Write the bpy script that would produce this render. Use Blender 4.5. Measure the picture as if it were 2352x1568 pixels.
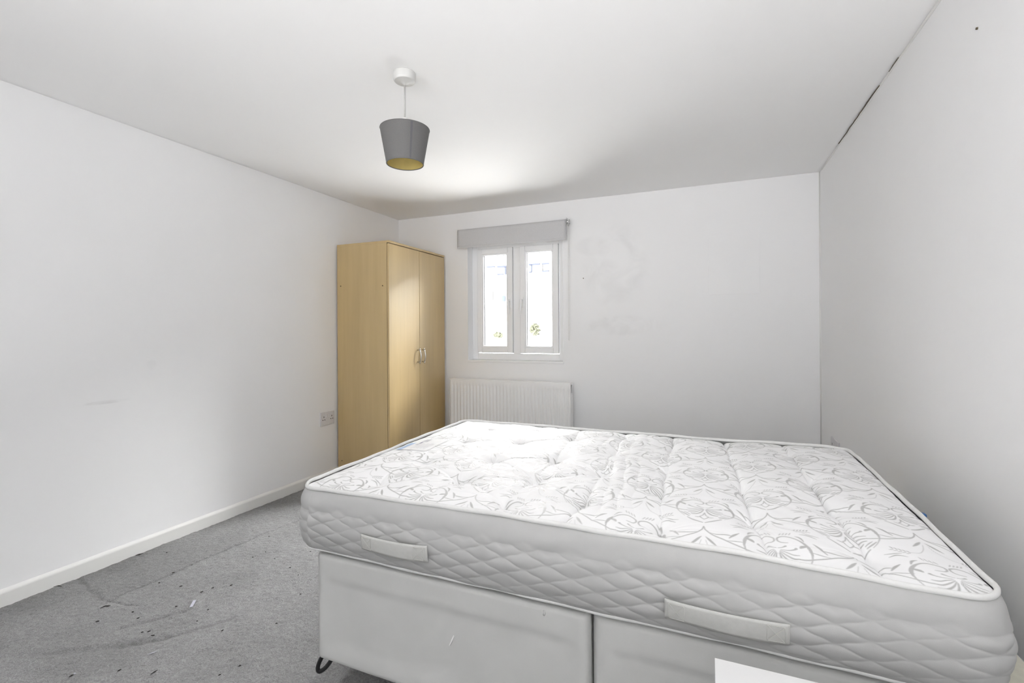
import bpy, bmesh, math, random
import numpy as np
from mathutils import Vector, Matrix

random.seed(7)
rng = np.random.RandomState(7)
sc = bpy.context.scene
for o in list(bpy.data.objects):
    bpy.data.objects.remove(o)
C = sc.collection

# ------------------------------------------------------------------ camera
W, H = 2352, 1568
FPX, YAW, ROLL, CY, ZC = 1086.25, 0.3961, -0.0055, -24.9, 1.241
cam = bpy.data.cameras.new('camera')
cam.sensor_fit = 'HORIZONTAL'; cam.sensor_width = 36.0
cam.lens = FPX / W * 36.0
cam.shift_y = CY / W
cam.clip_start = 0.02; cam.clip_end = 200
co = bpy.data.objects.new('camera', cam); C.objects.link(co)
Rv = Vector((math.cos(YAW), math.sin(YAW), 0)); Uv = Vector((0, 0, 1)); Fv = Vector((-math.sin(YAW), math.cos(YAW), 0))
right = Rv * math.cos(ROLL) + Uv * math.sin(ROLL)
up = -Rv * math.sin(ROLL) + Uv * math.cos(ROLL)
m = Matrix((right, up, -Fv)).transposed().to_4x4()
m.translation = (0, 0, ZC)
co.matrix_world = m
sc.camera = co

# ------------------------------------------------------------------ world, light, exposure
wd = bpy.data.worlds.new('overcast_sky'); sc.world = wd; wd.use_nodes = True
bg = wd.node_tree.nodes['Background']
bg.inputs[0].default_value = (0.97, 0.985, 1.0, 1); bg.inputs[1].default_value = 1.6
sc.view_settings.view_transform = 'Standard'; sc.view_settings.look = 'None'
sc.view_settings.exposure = 0.06; sc.view_settings.gamma = 1.0
sc.view_settings.use_curve_mapping = False
sc.cycles.max_bounces = 14; sc.cycles.diffuse_bounces = 9; sc.cycles.glossy_bounces = 4
sc.cycles.transparent_max_bounces = 12
sc.cycles.use_denoising = True
sc.cycles.sample_clamp_indirect = 6.0
sc.cycles.caustics_reflective = False; sc.cycles.caustics_refractive = False

def area(name, loc, target, sx, sy, power, col=(1, 1, 1)):
    l = bpy.data.lights.new(name, 'AREA'); l.shape = 'RECTANGLE'; l.size = sx; l.size_y = sy
    l.energy = power; l.color = col
    o = bpy.data.objects.new(name, l); C.objects.link(o); o.location = loc
    o.rotation_euler = (Vector(target) - Vector(loc)).to_track_quat('-Z', 'Y').to_euler()
    return o
# daylight: bright sky above the houses opposite, sunlit ground below the window
area('sky_light', (-1.7, 8.2, 5.3), (-1.7, 4.2, 1.6), 7.0, 4.0, 9800, (1.0, 0.99, 0.985))
area('ground_light', (-1.7, 9.5, -2.7), (-1.7, 7.6, 1.6), 9.0, 8.0, 5000, (1.0, 0.99, 0.97))
# sampling portal at the window, then an added unseen fill lamp behind the camera
pt = area('window_portal', (-1.70, 4.36, 1.52), (-1.70, 0, 1.52), 0.96, 1.16, 1.0)
pt.data.cycles.is_portal = True
rd = area('rear_fill', (-1.0, -1.32, 1.75), (-0.8, 3.0, 2.75), 2.4, 1.0, 8.0, (1.0, 0.99, 0.985))
rd.data.spread = math.radians(60)
# added unseen fill lamp, bounced off the ceiling
area('bounce_fill', (0.10, -0.65, 1.0), (0.10, -0.30, 2.4), 0.9, 0.9, 43, (1.0, 0.99, 0.985))
sun = bpy.data.lights.new('sun', 'SUN'); sun.energy = 14.0; sun.angle = 0.02
so = bpy.data.objects.new('sun', sun); C.objects.link(so)
so.rotation_euler = Vector((0.35, 0.9, -0.6)).to_track_quat('-Z', 'Y').to_euler()

# ------------------------------------------------------------------ materials
def mat(name, col, rough=0.6, spec=0.5, metal=0.0, noise=None, bump=None, coat=0.0, sheen=0.0):
    """noise=(scale, amount) colour variation; bump=(scale, strength, distance)"""
    M = bpy.data.materials.new(name); M.use_nodes = True
    nt = M.node_tree; b = nt.nodes['Principled BSDF']
    b.inputs['Base Color'].default_value = (*col, 1)
    b.inputs['Roughness'].default_value = rough
    b.inputs['Specular IOR Level'].default_value = spec
    b.inputs['Metallic'].default_value = metal
    b.inputs['Coat Weight'].default_value = coat
    b.inputs['Sheen Weight'].default_value = sheen
    tc = nt.nodes.new('ShaderNodeTexCoord')
    if noise:
        n = nt.nodes.new('ShaderNodeTexNoise'); n.inputs['Scale'].default_value = noise[0]; n.inputs['Detail'].default_value = 5
        nt.links.new(tc.outputs['Object'], n.inputs['Vector'])
        r = nt.nodes.new('ShaderNodeMapRange')
        r.inputs['From Min'].default_value = 0.3; r.inputs['From Max'].default_value = 0.7
        r.inputs['To Min'].default_value = 1 - noise[1]; r.inputs['To Max'].default_value = 1 + noise[1]
        nt.links.new(n.outputs['Fac'], r.inputs['Value'])
        x = nt.nodes.new('ShaderNodeMix'); x.data_type = 'RGBA'; x.blend_type = 'MULTIPLY'; x.inputs[0].default_value = 1
        x.inputs[6].default_value = (*col, 1)
        nt.links.new(r.outputs[0], x.inputs[7]); nt.links.new(x.outputs[2], b.inputs['Base Color'])
        M['mul'] = x.name
    if bump:
        n2 = nt.nodes.new('ShaderNodeTexNoise'); n2.inputs['Scale'].default_value = bump[0]; n2.inputs['Detail'].default_value = 4
        nt.links.new(tc.outputs['Object'], n2.inputs['Vector'])
        bp = nt.nodes.new('ShaderNodeBump'); bp.inputs['Strength'].default_value = bump[1]; bp.inputs['Distance'].default_value = bump[2]
        nt.links.new(n2.outputs['Fac'], bp.inputs['Height']); nt.links.new(bp.outputs[0], b.inputs['Normal'])
    return M

m_wall = mat('matt_white_wall_paint', (0.87, 0.872, 0.88), 0.85, 0.2, noise=(0.9, 0.012), bump=(9, 0.12, 0.01))
m_ceil = mat('matt_white_ceiling_paint', (0.90, 0.90, 0.90), 0.9, 0.2, noise=(1.2, 0.01), bump=(4, 0.10, 0.01))
m_gloss = mat('white_gloss_wood_paint', (0.77, 0.77, 0.755), 0.35, 0.5, bump=(30, 0.1, 0.002))
m_upvc = mat('white_upvc', (0.88, 0.885, 0.895), 0.25, 0.5, noise=(6, 0.01))
m_rose = mat('ceiling_rose_plastic', (0.60, 0.60, 0.59), 0.35, 0.5, noise=(20, 0.02))
m_scratch = mat('bare_white_scratch', (0.95, 0.95, 0.95), 0.5, 0.4, noise=(20, 0.01))
m_seal = mat('grey_seal', (0.28, 0.28, 0.29), 0.7, 0.3, noise=(40, 0.05))
m_socket = mat('socket_plastic', (0.66, 0.655, 0.68), 0.35, 0.5, noise=(30, 0.02))
m_plastic = mat('white_plastic', (0.82, 0.82, 0.81), 0.3, 0.5, noise=(20, 0.01))
m_dark = mat('dark_gap', (0.03, 0.03, 0.03), 0.7, 0.3, noise=(40, 0.2))
m_black = mat('black_plastic', (0.02, 0.02, 0.022), 0.35, 0.5, noise=(40, 0.2))
m_crack = mat('open_crack', (0.12, 0.10, 0.07), 0.9, 0.1, noise=(40, 0.3))
m_chrome = mat('satin_nickel', (0.62, 0.62, 0.62), 0.22, 0.5, 1.0, noise=(60, 0.05))
m_rad = mat('radiator_enamel', (0.93, 0.93, 0.93), 0.4, 0.5, noise=(5, 0.02))
m_blind = mat('grey_blind_fabric', (0.57, 0.57, 0.58), 0.85, 0.2, noise=(350, 0.08), bump=(700, 0.2, 0.001))
m_shade = mat('grey_shade_fabric', (0.135, 0.133, 0.131), 0.8, 0.3, noise=(400, 0.08), bump=(600, 0.2, 0.001))
m_seam = mat('shade_overlap_seam', (0.105, 0.105, 0.112), 0.8, 0.3, noise=(400, 0.08))
m_gold = mat('gold_foil_lining', (0.55, 0.44, 0.16), 0.45, 0.5, 0.25, noise=(30, 0.06))
m_cord = mat('white_flex', (0.42, 0.42, 0.41), 0.5, 0.4, noise=(40, 0.03))
m_tape = mat('white_binding_tape', (0.76, 0.76, 0.75), 0.7, 0.3, noise=(60, 0.03), bump=(300, 0.3, 0.001))
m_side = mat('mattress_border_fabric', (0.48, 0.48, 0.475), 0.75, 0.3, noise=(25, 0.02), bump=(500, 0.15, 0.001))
m_handle = mat('cream_webbing', (0.59, 0.59, 0.57), 0.7, 0.3, noise=(80, 0.03), bump=(500, 0.3, 0.001))
m_stitch = mat('stitching', (0.62, 0.62, 0.59), 0.8, 0.2, noise=(80, 0.03))
m_base = mat('divan_base_fabric', (0.62, 0.62, 0.608), 0.7, 0.3, noise=(7, 0.03), bump=(600, 0.2, 0.001))
m_basetop = mat('divan_platform_fabric', (0.66, 0.64, 0.55), 0.8, 0.2, noise=(60, 0.04))
m_table = mat('white_laminate', (0.80, 0.80, 0.80), 0.25, 0.5, noise=(4, 0.01))
m_blue = mat('blue_plastic', (0.05, 0.16, 0.40), 0.4, 0.5, noise=(20, 0.05))
m_label = mat('printed_label', (0.93, 0.93, 0.94), 0.4, 0.5, noise=(30, 0.01))
m_labelblue = mat('label_blue_print', (0.42, 0.58, 0.86), 0.4, 0.5, noise=(10, 0.10))
m_labelgrey = mat('label_grey_print', (0.62, 0.62, 0.66), 0.4, 0.5, noise=(30, 0.05))
m_labelplum = mat('label_dark_print', (0.22, 0.20, 0.33), 0.4, 0.5, noise=(30, 0.05))
m_tie = mat('tuft_tie', (0.45, 0.45, 0.45), 0.5, 0.4, noise=(80, 0.05))
m_crumb = mat('dark_crumb', (0.03, 0.028, 0.026), 0.9, 0.1, noise=(200, 0.3))
m_scrap = mat('white_scrap', (0.52, 0.52, 0.60), 0.5, 0.4, noise=(100, 0.03))
m_mark = mat('scuff', (0.55, 0.55, 0.55), 0.85, 0.2, noise=(60, 0.1))
m_facade = mat('render_wall', (0.80, 0.80, 0.79), 0.9, 0.1, noise=(0.8, 0.02))
m_fline = mat('slate_blue_fascia', (0.105, 0.115, 0.15), 0.9, 0.1, noise=(3, 0.06))
m_fglass = mat('facade_window', (0.105, 0.125, 0.175), 0.5, 0.3, noise=(3, 0.06))
m_roof = mat('pale_roof', (0.20, 0.20, 0.20), 0.9, 0.1, noise=(3, 0.03))
m_leaf = mat('pale_leaves', (0.20, 0.205, 0.15), 0.8, 0.2, noise=(9, 0.25))
m_ground = mat('pale_paving', (0.78, 0.78, 0.76), 0.95, 0.1, noise=(2, 0.05))

def marked(src, name, spots):
    """copy of the wall paint with faint rubbed marks: (centre, radii, amount, noise scale)"""
    M = src.copy(); M.name = name; nt = M.node_tree; b = nt.nodes['Principled BSDF']
    tc = nt.nodes.new('ShaderNodeTexCoord'); cur = b.inputs['Base Color'].links[0].from_socket
    for c, r, amt, ns in spots:
        mp = nt.nodes.new('ShaderNodeMapping'); mp.vector_type = 'POINT'
        mp.inputs['Scale'].default_value = tuple(1 / q for q in r); mp.inputs['Location'].default_value = tuple(-p / q for p, q in zip(c, r))
        ln = nt.nodes.new('ShaderNodeVectorMath'); ln.operation = 'LENGTH'
        nz = nt.nodes.new('ShaderNodeTexNoise'); nz.inputs['Scale'].default_value = ns; nz.inputs['Detail'].default_value = 5; nz.inputs['Distortion'].default_value = 1.0
        a1 = nt.nodes.new('ShaderNodeMapRange'); a1.interpolation_type = 'SMOOTHSTEP'
        a1.inputs['From Min'].default_value = 1.0; a1.inputs['From Max'].default_value = 0.6
        a2 = nt.nodes.new('ShaderNodeMapRange'); a2.inputs['From Min'].default_value = 0.4; a2.inputs['From Max'].default_value = 0.65; a2.inputs['To Max'].default_value = amt
        mu = nt.nodes.new('ShaderNodeMath'); mu.operation = 'MULTIPLY'
        mx = nt.nodes.new('ShaderNodeMix'); mx.data_type = 'RGBA'; mx.inputs[7].default_value = (0.42, 0.42, 0.42, 1)
        nt.links.new(tc.outputs['Object'], mp.inputs[0]); nt.links.new(mp.outputs[0], ln.inputs[0]); nt.links.new(ln.outputs['Value'], a1.inputs['Value'])
        nt.links.new(tc.outputs['Object'], nz.inputs['Vector']); nt.links.new(nz.outputs['Fac'], a2.inputs['Value'])
        nt.links.new(a1.outputs[0], mu.inputs[0]); nt.links.new(a2.outputs[0], mu.inputs[1]); nt.links.new(mu.outputs[0], mx.inputs[0])
        nt.links.new(cur, mx.inputs[6]); cur = mx.outputs[2]
    nt.links.new(cur, b.inputs['Base Color'])
    return M
m_wall_back = marked(m_wall, 'rubbed_white_wall_paint', [((-0.76, 4.101, 1.80), (0.33, 0.3, 0.42), 0.13, 4.0), ((-0.70, 4.101, 1.28), (0.40, 0.3, 0.10), 0.12, 6.0), ((-0.95, 4.101, 1.98), (0.18, 0.3, 0.10), 0.08, 3.0)])
m_wall_left = marked(m_wall, 'scuffed_white_wall_paint', [((-2.992, 1.50, 0.870), (0.2, 0.13, 0.012), 0.22, 5.0), ((-2.992, 1.726, 1.053), (0.2, 0.035, 0.035), 0.14, 2.0)])

def wood_mat():
    M = bpy.data.materials.new('beech_laminate'); M.use_nodes = True
    nt = M.node_tree; b = nt.nodes['Principled BSDF']
    tc = nt.nodes.new('ShaderNodeTexCoord'); mp = nt.nodes.new('ShaderNodeMapping')
    mp.inputs['Scale'].default_value = (26, 26, 1.3)
    n = nt.nodes.new('ShaderNodeTexNoise'); n.inputs['Scale'].default_value = 1.0; n.inputs['Detail'].default_value = 7; n.inputs['Roughness'].default_value = 0.62
    mp2 = nt.nodes.new('ShaderNodeMapping'); mp2.inputs['Scale'].default_value = (5, 5, 0.5)
    n2 = nt.nodes.new('ShaderNodeTexNoise'); n2.inputs['Scale'].default_value = 1.0; n2.inputs['Detail'].default_value = 3
    mix = nt.nodes.new('ShaderNodeMath'); mix.operation = 'MULTIPLY_ADD'; mix.inputs[1].default_value = 0.5
    cr = nt.nodes.new('ShaderNodeValToRGB')
    cr.color_ramp.elements[0].position = 0.50; cr.color_ramp.elements[0].color = (0.43, 0.29, 0.10, 1)
    cr.color_ramp.elements[1].position = 0.95; cr.color_ramp.elements[1].color = (0.55, 0.39, 0.155, 1)
    nt.links.new(tc.outputs['Object'], mp.inputs[0]); nt.links.new(mp.outputs[0], n.inputs['Vector'])
    nt.links.new(tc.outputs['Object'], mp2.inputs[0]); nt.links.new(mp2.outputs[0], n2.inputs['Vector'])
    nt.links.new(n.outputs['Fac'], mix.inputs[0]); nt.links.new(n2.outputs['Fac'], mix.inputs[2])
    nt.links.new(mix.outputs[0], cr.inputs[0]); nt.links.new(cr.outputs[0], b.inputs['Base Color'])
    b.inputs['Roughness'].default_value = 0.45; b.inputs['Specular IOR Level'].default_value = 0.9
    b.inputs['Coat Weight'].default_value = 1.0; b.inputs['Coat Roughness'].default_value = 0.42; b.inputs['Coat IOR'].default_value = 1.8
    return M
m_wood = wood_mat()

def glass_mat():
    M = bpy.data.materials.new('window_glass'); M.use_nodes = True
    nt = M.node_tree; nt.nodes.clear()
    out = nt.nodes.new('ShaderNodeOutputMaterial'); mx = nt.nodes.new('ShaderNodeMixShader')
    tr = nt.nodes.new('ShaderNodeBsdfTransparent'); gl = nt.nodes.new('ShaderNodeBsdfGlossy'); fr = nt.nodes.new('ShaderNodeFresnel')
    gl.inputs['Roughness'].default_value = 0.02; fr.inputs['IOR'].default_value = 1.3
    tr.inputs[0].default_value = (0.97, 0.975, 0.975, 1)
    nt.links.new(fr.outputs[0], mx.inputs[0]); nt.links.new(tr.outputs[0], mx.inputs[1]); nt.links.new(gl.outputs[0], mx.inputs[2])
    nt.links.new(mx.outputs[0], out.inputs[0])
    return M
m_glass = glass_mat()

def damask_mat():
    """woven pattern carried by the 'pattern' attribute: satin grey thread on matt white ticking"""
    M = bpy.data.materials.new('damask_ticking'); M.use_nodes = True
    nt = M.node_tree; b = nt.nodes['Principled BSDF']
    at = nt.nodes.new('ShaderNodeAttribute'); at.attribute_name = 'pattern'
    mx = nt.nodes.new('ShaderNodeMix'); mx.data_type = 'RGBA'
    mx.inputs[6].default_value = (0.895, 0.895, 0.90, 1); mx.inputs[7].default_value = (0.47, 0.47, 0.465, 1)
    nt.links.new(at.outputs['Fac'], mx.inputs[0]); nt.links.new(mx.outputs[2], b.inputs['Base Color'])
    mr = nt.nodes.new('ShaderNodeMapRange'); mr.inputs['To Min'].default_value = 0.75; mr.inputs['To Max'].default_value = 0.36
    nt.links.new(at.outputs['Fac'], mr.inputs['Value']); nt.links.new(mr.outputs[0], b.inputs['Roughness'])
    tc = nt.nodes.new('ShaderNodeTexCoord'); n = nt.nodes.new('ShaderNodeTexNoise'); n.inputs['Scale'].default_value = 700
    bp = nt.nodes.new('ShaderNodeBump'); bp.inputs['Strength'].default_value = 0.15; bp.inputs['Distance'].default_value = 0.001
    nt.links.new(tc.outputs['Object'], n.inputs['Vector']); nt.links.new(n.outputs['Fac'], bp.inputs['Height']); nt.links.new(bp.outputs[0], b.inputs['Normal'])
    b.inputs['Specular IOR Level'].default_value = 0.5
    return M
m_damask = damask_mat()

def carpet_mat():
    M = bpy.data.materials.new('grey_carpet'); M.use_nodes = True
    nt = M.node_tree; b = nt.nodes['Principled BSDF']
    tc = nt.nodes.new('ShaderNodeTexCoord')
    def noise(s, d, dist=0.0):
        n = nt.nodes.new('ShaderNodeTexNoise'); n.inputs['Scale'].default_value = s; n.inputs['Detail'].default_value = d
        n.inputs['Distortion'].default_value = dist
        nt.links.new(tc.outputs['Object'], n.inputs['Vector']); return n
    n1 = noise(2.2, 4); n2 = noise(85, 6, 1.6); n3 = noise(420, 3); n4 = noise(12, 4, 0.5)
    def mr(n, a, c, lo=0.3, hi=0.7):
        r = nt.nodes.new('ShaderNodeMapRange'); r.inputs['From Min'].default_value = lo; r.inputs['From Max'].default_value = hi
        r.inputs['To Min'].default_value = a; r.inputs['To Max'].default_value = c
        nt.links.new(n.outputs['Fac'], r.inputs['Value']); return r
    def mul(a, c):
        q = nt.nodes.new('ShaderNodeMath'); q.operation = 'MULTIPLY'
        nt.links.new(a.outputs[0], q.inputs[0]); nt.links.new(c.outputs[0], q.inputs[1]); return q
    v = mul(mul(mr(n1, 0.88, 1.10), mr(n2, 0.70, 1.26)), mul(mr(n3, 0.86, 1.14), mr(n4, 0.95, 1.05)))
    at = nt.nodes.new('ShaderNodeAttribute'); at.attribute_name = 'stain_shade'
    s = nt.nodes.new('ShaderNodeMath'); s.operation = 'SUBTRACT'; s.inputs[0].default_value = 1
    nt.links.new(at.outputs['Fac'], s.inputs[1])
    v = mul(v, s)
    x = nt.nodes.new('ShaderNodeMix'); x.data_type = 'RGBA'; x.blend_type = 'MULTIPLY'; x.inputs[0].default_value = 1
    x.inputs[6].default_value = (0.29, 0.29, 0.292, 1)
    nt.links.new(v.outputs[0], x.inputs[7]); nt.links.new(x.outputs[2], b.inputs['Base Color'])
    b.inputs['Roughness'].default_value = 0.95; b.inputs['Specular IOR Level'].default_value = 0.1
    b.inputs['Sheen Weight'].default_value = 0.15
    bp = nt.nodes.new('ShaderNodeBump'); bp.inputs['Strength'].default_value = 0.9; bp.inputs['Distance'].default_value = 0.006
    ad = nt.nodes.new('ShaderNodeMath'); ad.operation = 'MULTIPLY_ADD'; ad.inputs[1].default_value = 0.5
    nt.links.new(n3.outputs['Fac'], ad.inputs[0]); nt.links.new(n2.outputs['Fac'], ad.inputs[2])
    nt.links.new(ad.outputs[0], bp.inputs['Height']); nt.links.new(bp.outputs[0], b.inputs['Normal'])
    return M
m_carpet = carpet_mat()

# ------------------------------------------------------------------ object helpers
def link(name, me, material, parent=None, smooth=False, bevel=0.0, segs=2):
    o = bpy.data.objects.new(name, me); C.objects.link(o)
    if isinstance(material, (list, tuple)):
        for q in material: me.materials.append(q)
    else:
        me.materials.append(material)
    if smooth:
        me.polygons.foreach_set('use_smooth', np.ones(len(me.polygons), dtype=bool))
    if bevel:
        b = o.modifiers.new('bevel', 'BEVEL'); b.width = bevel; b.segments = segs; b.limit_method = 'ANGLE'; b.angle_limit = 0.6
        me.polygons.foreach_set('use_smooth', np.ones(len(me.polygons), dtype=bool))
        wn = o.modifiers.new('wn', 'WEIGHTED_NORMAL'); wn.keep_sharp = True
    if parent is not None:
        o.parent = parent
        o.matrix_parent_inverse = Matrix.Translation(-parent.location)
    return o

class MB:
    """collects boxes, tubes and lathes in world space and links them as one mesh object"""
    def __init__(s): s.bm = bmesh.new()
    def box(s, x0, x1, y0, y1, z0, z1, rot=None):
        v = [s.bm.verts.new((x, y, z)) for z in (z0, z1) for y in (y0, y1) for x in (x0, x1)]
        for f in ((0, 2, 3, 1), (4, 5, 7, 6), (0, 1, 5, 4), (2, 6, 7, 3), (0, 4, 6, 2), (1, 3, 7, 5)):
            s.bm.faces.new([v[i] for i in f])
        if rot:
            c = Vector(((x0 + x1) / 2, (y0 + y1) / 2, (z0 + z1) / 2))
            bmesh.ops.rotate(s.bm, cent=c, matrix=Matrix.Rotation(rot[0], 3, rot[1]), verts=v)
        return s
    def tube(s, pts, r, n=10, closed=False, sq=1.0):
        pts = [Vector(p) for p in pts]; N = len(pts); rings = []
        rr = r if isinstance(r, (list, tuple)) else [r] * N
        prev = None
        for i, p in enumerate(pts):
            if closed: t = (pts[(i + 1) % N] - pts[i - 1]).normalized()
            else: t = (pts[min(i + 1, N - 1)] - pts[max(i - 1, 0)]).normalized()
            if prev is None:
                a = Vector((0, 0, 1)) if abs(t.z) < 0.9 else Vector((1, 0, 0))
                nrm = (a - t * a.dot(t)).normalized()
            else:
                nrm = (prev - t * prev.dot(t)).normalized()
            prev = nrm; bn = t.cross(nrm)
            rings.append([s.bm.verts.new(p + (nrm * math.cos(2 * math.pi * k / n) * sq + bn * math.sin(2 * math.pi * k / n)) * rr[i]) for k in range(n)])
        M = N if closed else N - 1
        for i in range(M):
            a, b = rings[i], rings[(i + 1) % N]
            for k in range(n):
                s.bm.faces.new((a[k], a[(k + 1) % n], b[(k + 1) % n], b[k]))
        if not closed:
            s.bm.faces.new(rings[0][::-1]); s.bm.faces.new(rings[-1])
        return s
    def lathe(s, c, prof, n=48, cap=True):
        c = Vector(c); rings = []
        for (r, z) in prof:
            rings.append([s.bm.verts.new(c + Vector((r * math.cos(2 * math.pi * k / n), r * math.sin(2 * math.pi * k / n), z))) for k in range(n)])
        for a, b in zip(rings, rings[1:]):
            for k in range(n): s.bm.faces.new((a[k], a[(k + 1) % n], b[(k + 1) % n], b[k]))
        if cap:
            s.bm.faces.new(rings[0][::-1]); s.bm.faces.new(rings[-1])
        return s
    def build(s, name, material, parent=None, smooth=False, bevel=0.0, segs=2):
        bmesh.ops.recalc_face_normals(s.bm, faces=s.bm.faces)
        me = bpy.data.meshes.new(name); s.bm.to_mesh(me); s.bm.free()
        return link(name, me, material, parent, smooth, bevel, segs)

def grid_mesh(name, V, nu, nv, keep=None):
    """V: (nu*nv,3) array, u slow, v fast"""
    me = bpy.data.meshes.new(name)
    i, j = np.meshgrid(np.arange(nu - 1), np.arange(nv - 1), indexing='ij')
    a = (i * nv + j).ravel(); F = np.stack([a, a + nv, a + nv + 1, a + 1], 1)
    if keep is not None: F = F[keep[F].all(1)]
    me.vertices.add(len(V)); me.vertices.foreach_set('co', V.astype(np.float32).ravel())
    me.loops.add(F.size); me.loops.foreach_set('vertex_index', F.astype(np.int32).ravel())
    me.polygons.add(len(F)); me.polygons.foreach_set('loop_start', (np.arange(len(F)) * 4).astype(np.int32))
    me.update(calc_edges=True); me.validate()
    return me

def thing(name, label, cat, loc, group=None):
    o = bpy.data.objects.new(name, None); C.objects.link(o); o.location = loc
    o.empty_display_size = 0.1
    o['label'] = label; o['category'] = cat
    if group: o['group'] = group
    return o
def tag(o, label, cat, group=None):
    o['label'] = label; o['category'] = cat
    if group: o['group'] = group
    return o
def struct(o):
    o['kind'] = 'structure'; return o

# ------------------------------------------------------------------ room shell
D, XL, XR, HT, YB = 4.101, -2.992, 0.757, 2.40, -1.40
T = 0.25
OX0, OX1, OZ0, OZ1 = -2.183, -1.215, 0.941, 2.100        # window opening in wall_back
w = MB()
w.box(XL - T, OX0, D, D + T, -0.2, HT + 0.1); w.box(OX1, XR + T, D, D + T, -0.2, HT + 0.1)
w.box(OX0, OX1, D, D + T, -0.2, OZ0); w.box(OX0, OX1, D, D + T, OZ1, HT + 0.1)
wall_back = struct(w.build('wall_back', m_wall_back))
struct(MB().box(XL - T, XL, YB - T, D, -0.2, HT + 0.1).build('wall_left', m_wall_left))
struct(MB().box(XR, XR + T, YB - T, D, -0.2, HT + 0.1).build('wall_right', m_wall))
struct(MB().box(XL, XR, YB - T, YB, -0.2, HT + 0.1).build('wall_rear', m_wall))

# ceiling: slightly uneven plaster
def snoise(x, y, n, lo, hi, seed):
    r = np.random.RandomState(seed); out = np.zeros_like(x)
    for _ in range(n):
        f = r.uniform(lo, hi); a = r.uniform(0, 2 * np.pi); p = r.uniform(0, 2 * np.pi)
        out += np.sin(2 * np.pi * f * (x * np.cos(a) + y * np.sin(a)) + p)
    return out / math.sqrt(n)
nu, nv = 76, 110
gx, gy = np.meshgrid(np.linspace(XL - 0.02, XR + 0.02, nu), np.linspace(YB - 0.02, D + 0.02, nv), indexing='ij')
gz = HT + 0.0012 * snoise(gx, gy, 12, 0.2, 0.9, 3)
V = np.stack([gx.ravel(), gy.ravel(), gz.ravel()], 1)
me = grid_mesh('ceiling', V, nu, nv)
o = struct(link('ceiling', me, m_ceil, smooth=True))
sd = o.modifiers.new('thick', 'SOLIDIFY'); sd.thickness = 0.1; sd.offset = 1 if me.polygons[0].normal.z > 0 else -1

# floor: carpet with dents and darkened crease lines
xs = np.unique(np.concatenate([np.linspace(XL, -0.95, 420), np.linspace(-0.95, XR, 40)]))
ys = np.unique(np.concatenate([np.linspace(YB, 0.95, 60), np.linspace(0.95, 2.9, 400), np.linspace(2.9, D, 30)]))
gx, gy = np.meshgrid(xs, ys, indexing='ij')
def segdist(px, py, pts):
    d = np.full(px.shape, 1e9)
    for (ax, ay), (bx, by) in zip(pts, pts[1:]):
        vx, vy = bx - ax, by - ay; L = vx * vx + vy * vy + 1e-12
        t = np.clip(((px - ax) * vx + (py - ay) * vy) / L, 0, 1)
        d = np.minimum(d, np.hypot(px - ax - t * vx, py - ay - t * vy))
    return d
wob = 0.006 * snoise(gx, gy, 10, 3, 12, 5)
gz = 0.0016 * snoise(gx, gy, 14, 2, 9, 8) + 0.0011 * snoise(gx, gy, 20, 12, 40, 9)
stain_shade = np.clip(0.05 * snoise(gx, gy, 10, 1, 4, 11), 0, 1)
creases = [([(-2.585, 1.30), (-2.583, 1.60), (-2.57, 1.85), (-2.55, 2.12), (-2.50, 2.5)], 0.006, 0.20),
           ([(-2.60, 1.30), (-2.985, 1.36)], 0.012, 0.14), ([(-2.60, 1.30), (-2.42, 1.33)], 0.006, 0.15),
           ([(-2.16, 1.13), (-2.02, 1.28), (-1.93, 1.42)], 0.014, 0.14), ([(-2.30, 1.20), (-2.18, 1.38)], 0.012, 0.12),
           ([(-2.43, 0.98), (-2.22, 1.10), (-2.06, 1.24)], 0.02, 0.12)]
for pts, wd_, am in creases:
    d = segdist(gx + wob, gy + wob, pts)
    g = np.exp(-(d / wd_) ** 2); gz -= 0.005 * g; stain_shade += 1.7 * am * g * (0.75 + 0.25 * snoise(gx, gy, 8, 6, 25, 21))  # crease darkening painted in along the dents
stain_shade += 0.14 * np.exp(-((gx - XL) / 0.10) ** 2) + 0.12 / (1 + np.exp((gx + 2.56) / 0.01)) * np.clip((2.4 - gy) / 0.5, 0, 1) * np.clip(snoise(gx, gy, 8, 0.5, 2, 61) + 0.6, 0, 1)  # painted vignette on the near-left carpet; also darker along the left wall
gz -= gz.max()
stain_shade = np.clip(stain_shade, 0, 0.6)
me = grid_mesh('floor', np.stack([gx.ravel(), gy.ravel(), gz.ravel()], 1), len(xs), len(ys))
at = me.attributes.new('stain_shade', 'FLOAT', 'POINT'); at.data.foreach_set('value', stain_shade.ravel().astype(np.float32))
o = struct(link('floor', me, m_carpet, smooth=True))
sd = o.modifiers.new('thick', 'SOLIDIFY'); sd.thickness = 0.15; sd.offset = -1 if me.polygons[0].normal.z > 0 else 1

def skirting(name, axis, a, b, at_, sgn):
    """profiled board, 70 mm high"""
    bm = bmesh.new(); prof = [(0, -0.01), (0.016, -0.01), (0.016, 0.054), (0.013, 0.062), (0.006, 0.070), (0, 0.073)]
    rings = []
    for t in (a, b):
        rings.append([bm.verts.new((at_ + sgn * p, t, z) if axis == 'y' else (t, at_ + sgn * p, z)) for p, z in prof])
    n = len(prof)
    for k in range(n): bm.faces.new((rings[0][k], rings[0][(k + 1) % n], rings[1][(k + 1) % n], rings[1][k]))
    bm.faces.new(rings[0]); bm.faces.new(rings[1][::-1])
    bmesh.ops.recalc_face_normals(bm, faces=bm.faces)
    me = bpy.data.meshes.new(name); bm.to_mesh(me); bm.free()
    return struct(link(name, me, m_gloss, bevel=0.0015))
skirting('baseboard_left', 'y', YB, D, XL, 1)
skirting('baseboard_right', 'y', YB, D, XR, -1)
skirting('baseboard_back', 'x', XL + 0.016, XR - 0.016, D, -1)
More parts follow.
